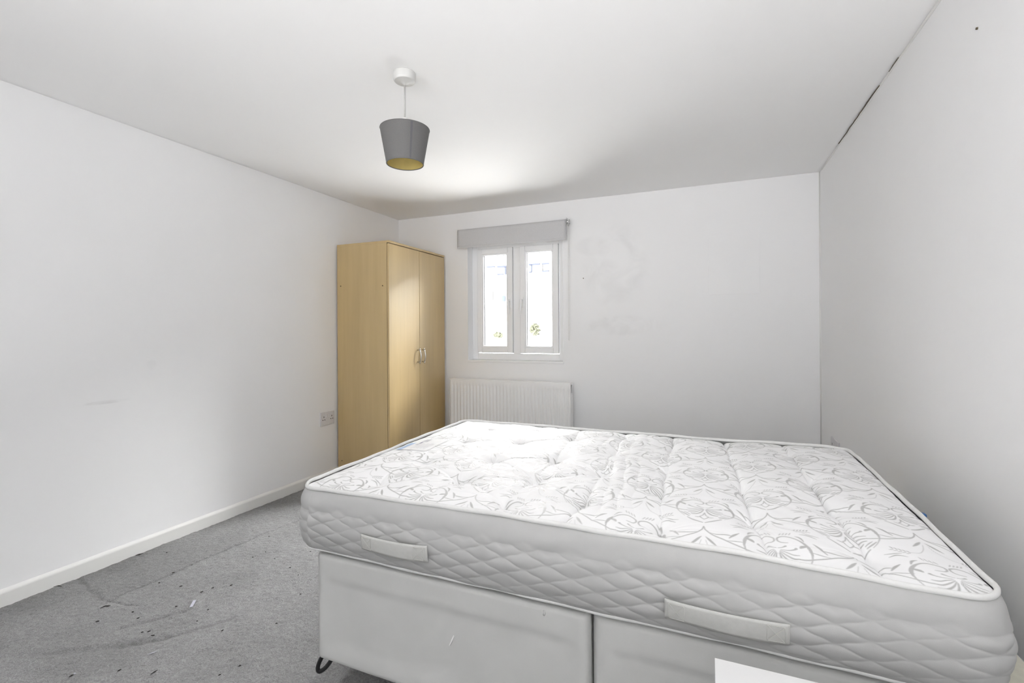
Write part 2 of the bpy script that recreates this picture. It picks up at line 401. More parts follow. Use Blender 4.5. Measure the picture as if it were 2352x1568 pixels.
# bead of filler in the right-hand corner and along the ceiling, with an open crack in it
t_ = MB()
t_.tube([(XR - 0.001, D - 0.001, 0.08), (XR - 0.001, D - 0.001, HT)], 0.007, 8)
struct(t_.build('trim_1', m_gloss, smooth=True))
t_ = MB()
pts = [(XR - 0.001 + random.uniform(-0.001, 0.001), y, HT - 0.002) for y in np.arange(0.9, D, 0.12)]
t_.tube(pts, 0.006, 8)
struct(t_.build('trim_2', m_gloss, smooth=True))
ck = MB()
ck.tube([(XR - 0.008 + random.uniform(-0.002, 0.002), y, HT - 0.0035 + random.uniform(-0.001, 0.001)) for y in np.arange(2.75, 3.52, 0.045)], 0.0022, 6)
ck.tube([(XR - 0.009 + random.uniform(-0.002, 0.002), y, HT - 0.0035) for y in np.arange(2.50, 2.62, 0.03)], 0.0016, 6)
struct(ck.build('trim_3', m_crack))
# slightly raised square of filler/paint over an old opening in the back wall
f = MB().box(-0.008, 0.356, D - 0.0032, D + 0.001, 1.518, 1.985)
struct(f.build('trim_4', m_wall, bevel=0.0012))

# ------------------------------------------------------------------ window
win = bpy.data.objects.new('window_1', None); C.objects.link(win); win.location = (-1.7, D + 0.1, OZ0); struct(win)
FY = D + 0.095           # inner face of the frame
FX0, FX1, FZ0, FZ1 = OX0, OX1, OZ0 + 0.02, OZ1
# reveal lining and sill board
r_ = MB().box(OX0 - 0.0, OX0 + 0.004, D - 0.004, FY + 0.07, OZ0, OZ1).box(OX1 - 0.004, OX1, D - 0.004, FY + 0.07, OZ0, OZ1)
r_.box(OX0, OX1, D - 0.004, FY + 0.07, OZ1 - 0.004, OZ1)
r_.build('reveal_lining', m_upvc, win)
MB().box(OX0 - 0.004, OX1 + 0.004, D - 0.007, FY + 0.07, OZ0 - 0.004, OZ0 + 0.018).build('window_sill', m_upvc, win, bevel=0.003)
def frame_ring(x0, x1, z0, z1, y0, y1, wd_, mb):
    mb.box(x0, x0 + wd_, y0, y1, z0, z1).box(x1 - wd_, x1, y0, y1, z0, z1)
    mb.box(x0 + wd_, x1 - wd_, y0, y1, z0, z0 + wd_).box(x0 + wd_, x1 - wd_, y0, y1, z1 - wd_, z1)
    return mb
fr = frame_ring(FX0 + 0.004, FX1 - 0.004, FZ0 - 0.002, FZ1 - 0.004, FY, FY + 0.07, 0.062, MB())
fr.box(-1.742, -1.664, FY + 0.001, FY + 0.069, FZ0 + 0.06, FZ1 - 0.066)
fr.build('window_frame', m_upvc, win, bevel=0.004)
for (x0, x1) in ((-2.117, -1.742), (-1.664, -1.285)):
    z0, z1 = 1.030, 2.040
    s_ = MB(); frame_ring(x0, x1, z0, z1, FY - 0.018, FY + 0.045, 0.050, s_)
    sash = s_.build('window_sash', m_upvc, win, bevel=0.005)
    k_ = MB(); frame_ring(x0 - 0.0025, x1 + 0.0025, z0 - 0.0025, z1 + 0.0025, FY - 0.0015, FY + 0.003, 0.006, k_)
    k_.build('weather_seal', m_seal, win)
    b_ = MB(); frame_ring(x0 + 0.047, x1 - 0.047, z0 + 0.047, z1 - 0.047, FY - 0.012, FY + 0.016, 0.017, b_)
    q = b_.build('glazing_bead', m_upvc, win, bevel=0.004)
    g_ = MB(); frame_ring(x0 + 0.062, x1 - 0.062, z0 + 0.062, z1 - 0.062, FY + 0.010, FY + 0.018, 0.005, g_)
    g_.build('glazing_seal', m_black, win)
    MB().box(x0 + 0.058, x1 - 0.058, FY + 0.016, FY + 0.020, z0 + 0.058, z1 - 0.058).build('pane', m_glass, win)
# espagnolette handles on the two inner stiles
for hx, sg in ((-1.768, -1), (-1.640, 1)):
    h = MB()
    h.box(hx - 0.012, hx + 0.012, FY - 0.028, FY - 0.017, 1.46, 1.56)
    h.tube([(hx, FY - 0.02, 1.53), (hx, FY - 0.055, 1.53), (hx + sg * 0.002, FY - 0.062, 1.52), (hx - sg * 0.004, FY - 0.062, 1.46), (hx - sg * 0.006, FY - 0.058, 1.40)],
           [0.010, 0.010, 0.011, 0.009, 0.007], 10)
    h.build('window_handle', m_upvc, win, smooth=False, bevel=0.003)

# ------------------------------------------------------------------ roller blind
BX0, BX1, BY, BZT, BZB = -2.258, -1.166, D - 0.045, 2.224, 2.042
bl = thing('roller_blind', 'grey fabric roller blind wound up above the window', 'blind', (-1.71, D - 0.02, 2.04))
# fabric: hangs from the front of the roll
prof = [(-0.022 * math.cos(a) , 0.022 * math.sin(a)) for a in np.linspace(-math.pi * 0.9, math.pi * 0.0, 14)]
pts = [(BY + 0.0 + 0.022 * math.sin(a), BZT - 0.022 + 0.022 * math.cos(a)) for a in np.linspace(math.pi * 0.9, -math.pi / 2, 16)]
pts += [(BY - 0.022, z) for z in np.linspace(BZT - 0.03, BZB, 8)]
xsn = np.linspace(BX0, BX1, 40)
V = np.array([(x, p[0] + 0.0007 * math.sin(x * 23 + p[1] * 9), p[1]) for x in xsn for p in pts])
me = grid_mesh('fabric', V, len(xsn), len(pts))
o = link('fabric', me, m_blind, bl, smooth=True)
sd = o.modifiers.new('t', 'SOLIDIFY'); sd.thickness = 0.0012
MB().tube([(BX0 + 0.002, BY, BZT - 0.022), (BX1 - 0.002, BY, BZT - 0.022)], 0.0195, 20).build('roller_tube', m_plastic, bl, smooth=True)
MB().box(BX0 + 0.002, BX1 - 0.002, BY - 0.025, BY - 0.0215, BZB - 0.002, BZB + 0.010).build('bottom_bar', m_blind, bl, bevel=0.001)
bk = MB().box(BX1 + 0.004, BX1 + 0.007, BY - 0.028, D + 0.0, BZT - 0.052, BZT + 0.010)
bk.build('bracket', m_chrome, bl, bevel=0.001)
MB().box(BX0 - 0.007, BX0 - 0.003, BY - 0.018, D + 0.0, BZT - 0.045, BZT + 0.002).build('bracket', m_plastic, bl, bevel=0.001)
ch = MB()
ch.tube([(BX1 + 0.008, BY, BZT - 0.022), (BX1 + 0.020, BY, BZT - 0.022)], 0.019, 20)
for k in range(12):
    a = k * math.pi / 6
    ch.box(BX1 + 0.012, BX1 + 0.026, BY + 0.021 * math.cos(a) - 0.002, BY + 0.021 * math.cos(a) + 0.002, BZT - 0.022 + 0.021 * math.sin(a) - 0.002, BZT - 0.022 + 0.021 * math.sin(a) + 0.002)
ch.build('sidewinder', m_chrome, bl)
cb = MB(); cz = np.arange(1.165, BZT - 0.03, 0.012)
loop = [(BX1 + 0.016, BY - 0.015, z) for z in cz[::-1]] + [(BX1 + 0.016, BY - 0.004, 1.150)] + [(BX1 + 0.017, BY + 0.012, z) for z in cz]
cb.tube(loop, [0.0022 if k % 2 else 0.0014 for k in range(len(loop))], 6)
cb.build('pull_chain', m_plastic, bl, smooth=True)

# ------------------------------------------------------------------ radiator
RX0, RX1, RYF, RZ0, RZ1 = -2.322, -1.122, 3.985, 0.18, 0.778
rad = thing('radiator', 'white ribbed panel radiator on the wall below the window', 'radiator', (-1.72, D - 0.05, RZ0))
nr = 34; cols = []
x = RX0 + 0.012; pitch = (RX1 - RX0 - 0.024) / nr
for k in range(nr):
    for fx, dy in ((0, 0), (0.42, 0), (0.55, 0.009), (0.88, 0.009)):
        cols.append((x + (k + fx) * pitch, dy))
cols = [(RX0 + 0.002, 0)] + cols + [(RX1 - 0.012, 0), (RX1 - 0.002, 0)]
zr = [(RZ0, 0), (RZ0 + 0.035, 0), (RZ0 + 0.05, 1), (RZ1 - 0.062, 1), (RZ1 - 0.048, 0), (RZ1 - 0.012, 0), (RZ1 - 0.006, 0)]
V = np.array([(cx, RYF + dy * f_, z) for cx, dy in cols for z, f_ in zr])
me = grid_mesh('front_panel', V, len(cols), len(zr))
o = link('front_panel', me, m_rad, rad)
sd = o.modifiers.new('t', 'SOLIDIFY'); sd.thickness = 0.003
MB().box(RX0 + 0.004, RX1 - 0.004, D - 0.045, D - 0.035, RZ0 + 0.01, RZ1 - 0.02).build('rear_panel', m_rad, rad, bevel=0.003)
tg = MB()
tg.box(RX0, RX1, RYF - 0.001, D - 0.036, RZ1 - 0.0015, RZ1 + 0.003)
tg.box(RX0 - 0.001, RX1 + 0.001, RYF - 0.003, RYF + 0.006, RZ1 - 0.008, RZ1 + 0.002)
tg.box(RX0 - 0.001, RX1 + 0.001, D - 0.040, D - 0.032, RZ1 - 0.008, RZ1 + 0.002)
for k in range(46):
    xx = RX0 + 0.004 + k * (RX1 - RX0 - 0.012) / 45
    tg.box(xx, xx + 0.006, RYF + 0.006, D - 0.040, RZ1 - 0.006, RZ1 + 0.000)
tg.build('top_grille', m_rad, rad, bevel=0.001)
for xx, s in ((RX0 - 0.002, -1), (RX1 - 0.001, 1)):
    sp = MB(); a, b_ = sorted((xx, xx + s * 0.003))
    sp.box(a, b_, RYF - 0.003, RYF + 0.018, RZ0, RZ1 + 0.002).box(a, b_, D - 0.052, D - 0.032, RZ0, RZ1 + 0.002)
    sp.box(a, b_, RYF + 0.018, D - 0.052, RZ1 - 0.015, RZ1 + 0.002).box(a, b_, RYF + 0.018, D - 0.052, RZ0, RZ1 - 0.085)
    sp.build('side_panel', m_rad, rad, bevel=0.001)
for bx in (RX0 + 0.2, RX1 - 0.24):
    MB().box(bx, bx + 0.04, D - 0.036, D - 0.0005, RZ0 + 0.05, RZ1 - 0.05).build('wall_bracket', m_rad, rad)
for xx in (RX0 - 0.03, RX1 + 0.03):
    pp = MB()
    s = 1 if xx > -1.7 else -1
    pp.tube([(xx - s * 0.035, D - 0.06, RZ0 + 0.03), (xx, D - 0.06, RZ0 + 0.03), (xx, D - 0.06, RZ0 + 0.0), (xx, D - 0.06, 0.0)], 0.0075, 10)
    pp.build('pipe', m_chrome, rad, smooth=True)

# ------------------------------------------------------------------ wardrobe
WX0, WX1, WY0, WY1, WZ = XL + 0.022, -2.427, 3.190, 4.072, 1.989
wr = thing('wardrobe', 'tall beech-effect two-door wardrobe in the corner beside the window', 'wardrobe', ((WX0 + WX1) / 2, (WY0 + WY1) / 2, 0))
DT = 0.018
cx1 = WX1 - DT - 0.003
MB().box(WX0, cx1, WY0 + 0.001, WY0 + 0.019, 0, WZ - 0.018).build('side_panel', m_wood, wr, bevel=0.001)
MB().box(WX0, cx1, WY1 - 0.019, WY1 - 0.001, 0, WZ - 0.018).build('side_panel', m_wood, wr, bevel=0.001)
MB().box(WX0, WX1 + 0.001, WY0, WY1, WZ - 0.018, WZ).build('top_panel', m_wood, wr, bevel=0.001)
MB().box(WX0 + 0.004, WX0 + 0.010, WY0 + 0.019, WY1 - 0.019, 0.02, WZ - 0.018).build('back_panel', m_wood, wr)
MB().box(WX0 + 0.010, cx1 - 0.004, WY0 + 0.019, WY1 - 0.019, 0.06, 0.078).build('shelf', m_wood, wr)
MB().box(cx1 - 0.03, cx1 - 0.012, WY0 + 0.019, WY1 - 0.019, 0.0, 0.06).build('plinth', m_wood, wr)
MB().box(cx1 + 0.0005, cx1 + 0.0025, WY0 + 0.004, WY1 - 0.004, 0.07, WZ - 0.0185).build('shadow_gap', m_dark, wr)
ym = (WY0 + WY1) / 2 + 0.002
for (a, b_, hy) in ((WY0 + 0.002, ym - 0.0022, ym - 0.036), (ym + 0.0022, WY1 - 0.002, ym + 0.036)):
    dr = MB().box(WX1 - DT, WX1, a, b_, 0.066, WZ - 0.024).build('door', m_wood, wr, bevel=0.0012)
    hd = MB(); z0, z1 = 0.952, 1.082
    P = [(WX1 + 0.001, hy, z1 - 0.012), (WX1 + 0.014, hy, z1 - 0.010), (WX1 + 0.026, hy, z1 - 0.012)]
    for t in np.linspace(0.08, 0.92, 11):
        P.append((WX1 + 0.026 + 0.012 * math.sin(math.pi * t), hy, z1 - 0.012 - t * (z1 - z0 - 0.024)))
    P += [(WX1 + 0.026, hy, z0 + 0.012), (WX1 + 0.014, hy, z0 + 0.010), (WX1 + 0.001, hy, z0 + 0.012)]
    hd.tube(P, 0.0052, 10)
    hd.tube([(WX1 + 0.027, hy, z1 - 0.010), (WX1 + 0.025, hy, z1 + 0.004)], 0.0045, 8)
    hd.tube([(WX1 + 0.027, hy, z0 + 0.010), (WX1 + 0.025, hy, z0 - 0.004)], 0.0045, 8)
    h = hd.build('handle', m_chrome, None, smooth=True); h.parent = dr; h.matrix_parent_inverse = Matrix.Identity(4)
for (yy, xx, zz) in ((0, -2.931, 1.632), (0, -2.490, 1.618), (0, -2.927, 0.13), (0, -2.49, 0.13)):
    MB().tube([(xx, WY0 + 0.002, zz), (xx, WY0 - 0.001, zz)], 0.005, 12).build('screw_cap', m_crack, wr)

# ------------------------------------------------------------------ divan base
base = thing('divan_bed_base', 'cream fabric divan base in two halves under the mattress', 'bed base', (-0.3, 1.95, 0))
BAX0, BAM, BAX1, BAY0, BAY1, BAZ0, BAZ1 = -1.272, -0.300, 0.672, 1.262, 2.62, 0.098, 0.473
def divan_half(x0, x1, front):
    """upholstered box: rounded edges, tight fabric slightly sunk between the frame rails"""
    n = 60; mz = 36
    q = MB().box(x0, x1, front + 0.004, BAY1, BAZ0, BAZ1 - 0.002)
    body = q.build('base_half', m_base, base, bevel=0.012, segs=3)
    xs_ = np.linspace(x0 + 0.001, x1 - 0.001, n); zs_ = np.linspace(BAZ0, BAZ1, mz)
    X, Z = np.meshgrid(xs_, zs_, indexing='ij')
    ex = np.minimum(X - x0, x1 - X); ez0 = Z - BAZ0; ez1 = BAZ1 - Z
    def rnd(e, r=0.014): return np.where(e < r, r - np.sqrt(np.maximum(r * r - (r - np.minimum(e, r)) ** 2, 0)), 0)
    Y = front - 0.004 + rnd(ex) + rnd(ez0) + rnd(ez1, 0.018)
    sink = 1 / (1 + np.exp(-(ex - 0.05) / 0.008)) * 1 / (1 + np.exp(-(ez1 - 0.088) / 0.004)) * 1 / (1 + np.exp(-(ez0 - 0.06) / 0.01))
    Y += 0.0065 * sink + 0.0006 * snoise(X, Z, 8, 1, 5, 31)
    me = grid_mesh('front_panel', np.stack([X.ravel(), Y.ravel(), Z.ravel()], 1), n, mz)
    p = link('front_panel', me, m_base, base, smooth=True)
    sd = p.modifiers.new('t', 'SOLIDIFY'); sd.thickness = 0.006; sd.offset = -1 if me.polygons[0].normal.y < 0 else 1
    pl = MB().box(x0 + 0.012, x1 - 0.012, front + 0.02, BAY1 - 0.012, BAZ1 - 0.003, BAZ1 + 0.002).build('platform_top', m_basetop, base)
    return body
divan_half(BAX0, BAM - 0.003, BAY0)
divan_half(BAM + 0.003, BAX1, BAY0 + 0.006)
MB().box(-0.735, -0.7315, BAY0 - 0.0022, BAY0 + 0.001, 0.276, 0.312, rot=(0.42, 'Y')).build('scratch', m_scratch, base)
MB().tube([(-0.433, BAY0 - 0.0025, 0.456), (-0.432, BAY0 - 0.0035, 0.448), (-0.434, BAY0 - 0.003, 0.442)], 0.0035, 8).build('stain', m_mark, base, smooth=True)
def glide(px, py, sd_):
    """bent steel loop under the corner, leaning outwards"""
    P = []
    for t in np.linspace(0, 2 * math.pi, 28, endpoint=False):
        z = 0.056 + 0.046 * math.sin(t); w = 0.020 * math.cos(t) + sd_ * 0.55 * (z - 0.053)
        P.append((px + w * 0.9226, py + w * 0.3858, z))
    return MB().tube(P, 0.0078, 10, closed=True).build('foot_glide', m_black, base, smooth=True)
for px, sd_ in ((BAX0 - 0.018, 1), (BAM - 0.06, 0), (BAM + 0.06, 0), (BAX1 - 0.07, 0)):
    for py in (BAY0 + 0.058, BAY1 - 0.08): glide(px, py, sd_)

# ------------------------------------------------------------------ mattress
MX0, MX1, MY0, MY1, MZT, MZB = -1.345, 0.552, 1.248, 2.492, 0.708, 0.486
mt = thing('mattress', 'white tufted mattress with damask top and quilted sides on the divan base', 'mattress', ((MX0 + MX1) / 2, (MY0 + MY1) / 2, MZB))

# --- damask motif drawn once into a cell and tiled with a half drop
CW, CH = 0.336, 0.360
def build_cell():
    nx, ny = 448, 480
    X, Y = np.meshgrid((np.arange(nx) + 0.5) / nx * CW, (np.arange(ny) + 0.5) / ny * CH, indexing='ij')
    M = np.zeros((nx, ny))
    def catmull(P, n=6):
        P = [P[0]] + list(P) + [P[-1]]; out = []
        for i in range(1, len(P) - 2):
            p0, p1, p2, p3 = [np.array(q, float) for q in P[i - 1:i + 3]]
            for t in np.linspace(0, 1, n, endpoint=False):
                out.append(0.5 * (2 * p1 + (p2 - p0) * t + (2 * p0 - 5 * p1 + 4 * p2 - p3) * t ** 2 + (3 * p1 - p0 - 3 * p2 + p3) * t ** 3))
        out.append(np.array(P[-2], float)); return out
    strokes = []
    def st(P, a=1.0, smooth=True):
        """P: (x, y, halfwidth mm)"""
        Q = catmull(P) if smooth else [np.array(q, float) for q in P]
        for s in (1, -1):
            strokes.append([(s * q[0], q[1], q[2] / 1000) for q in Q] + [min(1, a * 1.1)])
    def mm(P, a=1.0, smooth=True): st([(q[0] / 1000, q[1] / 1000, q[2]) for q in P], a, smooth)
    # ring with curled scrolls (origin: lower tip of the small diamond)
    mm([(3, -21, 1.5), (22, -7, 2.2), (43, 14, 1.3)]); mm([(50, 20, 0.8), (62, 38, 1.2), (72, 60, 1.6), (76, 82, 2.6)], 0.75)
    mm([(76, 80, 2.6), (73, 104, 4.2), (64, 124, 3.8), (50, 139, 2.4), (33, 147, 2.2), (17, 145, 2.1), (5, 136, 2.3), (4, 123, 2.1), (12, 115, 1.7), (27, 116, 1.1)], 0.85)
    mm([(67, 112, 3.6), (58, 107, 4.6), (53, 101, 2.0)])
    mm([(38, 19, 1.2), (50, 31, 2.0), (62, 45, 1.0)]); mm([(36, 27, 1.0), (46, 38, 1.5), (54, 46, 0.7)])
    # diamond
    mm([(0, 0, 1.4), (7, 8, 1.4), (11, 17, 1.3)]); mm([(11, 17, 1.3), (4, 27, 1.4), (0, 47, 1.5)]); mm([(8, 12, 1.3), (16, 13, 1.6), (23, 16, 0.8)])
    # palmette
    mm([(3, 72, 1.3), (8, 52, 2.2), (18, 37, 3.0), (30, 34, 2.2), (35, 38, 0.8)])
    mm([(4, 76, 1.1), (14, 59, 1.8), (28, 47, 2.4), (43, 48, 1.4)])
    mm([(5, 79, 1.0), (18, 67, 1.7), (33, 58, 2.0), (47, 60, 1.2)])
    mm([(6, 82, 0.9), (20, 76, 1.5), (34, 70, 1.7), (47, 72, 1.0)])
    mm([(8, 85, 0.9), (24, 85, 1.4), (38, 91, 2.0), (43, 96, 3.2)]); mm([(2, 91, 1.0), (11, 94, 1.3), (20, 101, 2.5)])
    # ogee apex lines running into the neighbouring palmettes
    mm([(0, -42, 1.5), (5, -60, 1.7), (20, -78, 1.9), (46, -94, 1.9), (79, -110, 1.7), (104, -119, 1.8), (122, -121, 1.4)], 0.95)
    mm([(13, -70, 0.8), (32, -75, 1.7), (56, -71, 2.2), (63, -69, 0.8)]); mm([(54, -96, 0.6), (75, -94, 1.6), (97, -90, 0.8)])
    # twin leaves and thin stems below the apex
    mm([(5, -92, 0.8), (13, -104, 3.3), (22, -116, 3.0), (31, -126, 0.8)])
    mm([(5, -108, 0.7), (13, -134, 0.8), (28, -158, 0.8), (50, -166, 0.7)], 0.7)
    for k in range(5):
        x0, y0 = 50 + 7.5 * k, -168 + 2.6 * k
        mm([(x0, y0, 0.7), (x0 + 2, y0 + 6, 1.8), (x0 + 5, y0 + 10, 0.5)], 0.85, False)
        mm([(x0, y0 - 2, 0.7), (x0 + 6, y0 - 5, 1.4), (x0 + 9, y0 - 5, 0.5)], 0.8, False)
    for k in range(4):
        mm([(10 + 8 * k, 152 + 3 * k, 0.8), (14 + 8 * k, 160 + 3 * k, 1.6), (16 + 8 * k, 165 + 3 * k, 0.5)], 0.8, False)
    # loose leaves
    mm([(60, 171, 0.7), (80, 173, 2.0), (97, 163, 0.8)]); mm([(48, 157, 0.8), (59, 150, 3.0), (65, 134, 1.2)])
    mm([(85, 131, 0.8), (97, 118, 3.4), (109, 95, 1.2)]); mm([(64, -6, 0.6), (83, -1, 1.6), (100, 5, 0.7)])
    for cx, cy in ((0, 0), (CW / 2, CH / 2)):
        for sx in (-CW, 0, CW):
            for sy in (-CH, 0, CH):
                ox, oy = cx + sx, cy + sy
                for S in strokes:
                    a = S[-1]; P = S[:-1]
                    arr = np.array(P); 
                    x0, x1 = arr[:, 0].min() + ox - .008, arr[:, 0].max() + ox + .008
                    y0, y1 = arr[:, 1].min() + oy - .008, arr[:, 1].max() + oy + .008
                    i0, i1 = int(max(0, x0 / CW * nx)), int(min(nx, x1 / CW * nx + 1)); j0, j1 = int(max(0, y0 / CH * ny)), int(min(ny, y1 / CH * ny + 1))
                    if i1 <= i0 or j1 <= j0: continue
                    sxg, syg = X[i0:i1, j0:j1], Y[i0:i1, j0:j1]; best = np.full(sxg.shape, 1e9)
                    for p, q in zip(P, P[1:]):
                        ax, ay, bx_, by_ = p[0] + ox, p[1] + oy, q[0] + ox, q[1] + oy
                        vx, vy = bx_ - ax, by_ - ay; L = vx * vx + vy * vy + 1e-12
                        t = np.clip(((sxg - ax) * vx + (syg - ay) * vy) / L, 0, 1)
                        best = np.minimum(best, np.hypot(sxg - ax - t * vx, syg - ay - t * vy) - (p[2] + (q[2] - p[2]) * t))
                    M[i0:i1, j0:j1] = np.maximum(M[i0:i1, j0:j1], a * np.clip(0.5 - best / 0.0016, 0, 1))
    return M
CELL = build_cell()
def sample(px, py):
    """pattern at mattress coordinates (metres from the near left corner)"""
    nx, ny = CELL.shape
    u = ((px - 1.326) / CW % 1) * nx - 0.5; v = ((py - 0.147) / CH % 1) * ny - 0.5
    i = np.floor(u).astype(int); j = np.floor(v).astype(int); fu, fv = u - i, v - j
    g = lambda a, b: CELL[a % nx, b % ny]
    return (g(i, j) * (1 - fu) + g(i + 1, j) * fu) * (1 - fv) + (g(i, j + 1) * (1 - fu) + g(i + 1, j + 1) * fu) * fv

TUFT = [[(.251, .121), (.266, .388), (.258, .747), (.246, 1.068)],
        [(.515, .234), (.522, .519), (.509, .831), (.50, 1.13)],
        [(.758, .091), (.772, .328), (.758, .602), (.728, .986)],
        [(.983, .188), (.976, .487), (.962, .809), (.955, 1.12)],
        [(1.217, .089), (1.199, .370), (1.191, .638), (1.183, .987)],
        [(1.452, .224), (1.444, .520), (1.421, .856), (1.41, 1.14)],
        [(1.690, .114), (1.673, .400), (1.661, .690), (1.652, 1.048)]]
LX, LY = MX1 - MX0, MY1 - MY0
def top_height(px, py):
    edge = np.minimum(np.minimum(px, LX - px), np.minimum(py, LY - py))
    z = 0.022 * (1 - np.exp(-np.maximum(edge, 0) / 0.05)) - 0.0075
    z += 0.0014 * snoise(px, py, 14, 2, 8, 41) + 0.0006 * snoise(px, py, 14, 10, 26, 42)
    cstr = [0.15, 0.40, 1.0, 1.2, 1.8, 1.9, 2.1]
    for k, col in enumerate(TUFT):
        sh = 0.02 * (1 if k > 3 else -1)
        P = [(col[0][0] + sh, -0.01)] + col + [(col[-1][0] - 0.01, LY + 0.01)]
        d = segdist(px + 0.004 * snoise(px, py, 6, 3, 9, 50 + k), py, P)
        env = 0.65 + 0.45 * np.clip(snoise(px * 0 + k, py, 5, 1, 3, 60 + k), -1, 1)
        z -= cstr[k] * env * (0.0085 * np.exp(-d / 0.005) + 0.0055 * np.exp(-d / 0.035))
        for n_, (tx, ty) in enumerate(col):
            near = np.hypot(px - tx, py - ty) < 0.30
            dx, dy = (px - tx)[near], (py - ty)[near]; r = np.hypot(dx, dy); th = np.arctan2(dy, dx)
            z[near] -= 0.017 * np.exp(-r / 0.020) + 0.011 * np.exp(-(r / 0.065) ** 2)
            rr = np.random.RandomState(100 * k + n_)
            for _ in range(7):                       # short folds radiating from the tie
                a = rr.uniform(-np.pi, np.pi); da = np.angle(np.exp(1j * (th - a)))
                z[near] -= rr.uniform(0.0015, 0.0040) * np.exp(-(da * r / 0.0045) ** 2) * np.exp(-r / rr.uniform(0.03, 0.07)) * (np.abs(da) < 1.2) * (r > 0.004)
    # diagonal pulls between neighbouring rows of ties
    wb = 0.006 * snoise(px, py, 6, 4, 10, 77)
    for k in range(3):
        for (ax, ay) in TUFT[k]:
            for (bx_, by_) in TUFT[k + 1]:
                if abs(ay - by_) < 0.20 and k in (0, 1, 2):
                    d = segdist(px + wb, py, [(ax, ay), (bx_, by_)])
                    z -= 0.0032 * np.exp(-d / 0.007) + 0.002 * np.exp(-d / 0.03)
    # bunched ticking between the middle tuft rows
    wgt = np.exp(-((px - 1.02) / 0.17) ** 2)
    ph = px + 0.09 * (py - 0.6) + 0.014 * snoise(px, py, 8, 1, 5, 71)
    z += 0.0050 * wgt * np.abs(np.sin(np.pi * ph / 0.055)) * (0.7 + 0.4 * snoise(px, py, 6, 1, 4, 73)) - 0.002 * wgt
    z += 0.0016 * np.exp(-((px - 0.6) / 0.35) ** 2) * snoise(px, py * 0.35, 14, 6, 18, 72)
    return z
st_ = 0.0019
nu, nv = int(LX / st_), int(LY / st_)
ix = np.linspace(0.004, LX - 0.004, nu); iy = np.linspace(0.004, LY - 0.004, nv)
PX, PY = np.meshgrid(ix, iy, indexing='ij')
CR = 0.075
def rr_sdf(px, py, r=CR):
    qx = np.abs(px - LX / 2) - (LX / 2 - r); qy = np.abs(py - LY / 2) - (LY / 2 - r)
    return np.hypot(np.maximum(qx, 0), np.maximum(qy, 0)) + np.minimum(np.maximum(qx, qy), 0) - r
Z = top_height(PX, PY)
keep = (rr_sdf(PX, PY) < -0.002).ravel()
pat = sample(PX + 0.003 * snoise(PX, PY, 8, 1, 4, 81), PY + 0.003 * snoise(PX, PY, 8, 1, 4, 82))
me = grid_mesh('top_panel', np.stack([PX.ravel() + MX0, PY.ravel() + MY0, Z.ravel() + MZT], 1), nu, nv, keep)
at = me.attributes.new('pattern', 'FLOAT', 'POINT'); 
at.data.foreach_set('value', pat.ravel().astype(np.float32)[:len(me.vertices)])
if me.polygons[0].normal.z < 0: me.flip_normals()
link('top_panel', me, m_damask, mt, smooth=True)

def loop_pts(off, n_side, r=CR, stepc=10):
    """rounded-rectangle outline of the mattress, offset outward"""
    x0, x1, y0, y1 = MX0 - off, MX1 + off, MY0 - off, MY1 + off; r = r + off
    P = []
    def lin(a, b, n): return [(a[0] + (b[0] - a[0]) * t, a[1] + (b[1] - a[1]) * t) for t in np.linspace(0, 1, n, endpoint=False)]
    def arc(cx, cy, a0): return [(cx + r * math.cos(a0 + t), cy + r * math.sin(a0 + t)) for t in np.linspace(0, math.pi / 2, stepc, endpoint=False)]
    P += lin((x0 + r, y0), (x1 - r, y0), n_side[0]) + arc(x1 - r, y0 + r, -math.pi / 2)
    P += lin((x1, y0 + r), (x1, y1 - r), n_side[1]) + arc(x1 - r, y1 - r, 0)
    P += lin((x1 - r, y1), (x0 + r, y1), n_side[0]) + arc(x0 + r, y1 - r, math.pi / 2)
    P += lin((x0, y1 - r), (x0, y0 + r), n_side[1]) + arc(x0 + r, y0 + r, math.pi)
    return P
# side border: bulging, quilted in staggered onion-shaped cells
NS = (620, 380)
outer = np.array(loop_pts(0.0, NS, stepc=36))
nxt = np.roll(outer, -1, 0) - np.roll(outer, 1, 0); tl = nxt / np.linalg.norm(nxt, axis=1)[:, None]
nrm = np.stack([tl[:, 1], -tl[:, 0]], 1)
seg = np.linalg.norm(np.roll(outer, -1, 0) - outer, axis=1); arc_s = np.concatenate([[0], np.cumsum(seg)[:-1]])
nz = 130; tz = np.linspace(0, 1, nz)
S, TT = np.meshgrid(arc_s, tz, indexing='ij')
hh = MZT - MZB - 0.006; zz = MZT - 0.004 - TT * hh
bul = 0.024 * np.sin(np.pi * np.clip(TT, 0, 1)) ** 0.8 + 0.008 * np.sin(np.pi * TT) * np.clip(TT - 0.3, 0, 1)
d_ = TT * hh
cell_w, cell_h = 0.132, 0.046
w_ = S / cell_w * 2 * np.pi + 0.25 * snoise(S, S * 0, 5, 0.5, 2, 93)
tri = 0.82 * np.cos(w_) + 0.16 * np.cos(3 * w_) + 0.02 * np.cos(5 * w_)
skew = 0.10 * np.sin(2 * w_ / 2)
a_ = d_ / cell_h + 0.25 * tri; b_ = d_ / cell_h + 0.5 - 0.22 * np.cos(w_)
puff = np.sqrt(np.abs(np.sin(np.pi * a_)) * np.abs(np.sin(np.pi * b_)) + 2e-3)
ramp = 1 / (1 + np.exp(-(d_ - 0.066 + 0.013 * tri) / 0.004))
amp = 0.0050 * (0.8 + 0.3 * np.clip(snoise(S, d_, 8, 1, 6, 94), -1, 1))
bul += amp * puff * ramp * np.clip((1 - TT) / 0.08, 0, 1) + 0.006 * (1 - ramp) * np.sin(np.pi * np.clip(d_ / 0.066, 0, 1)) ** 0.7
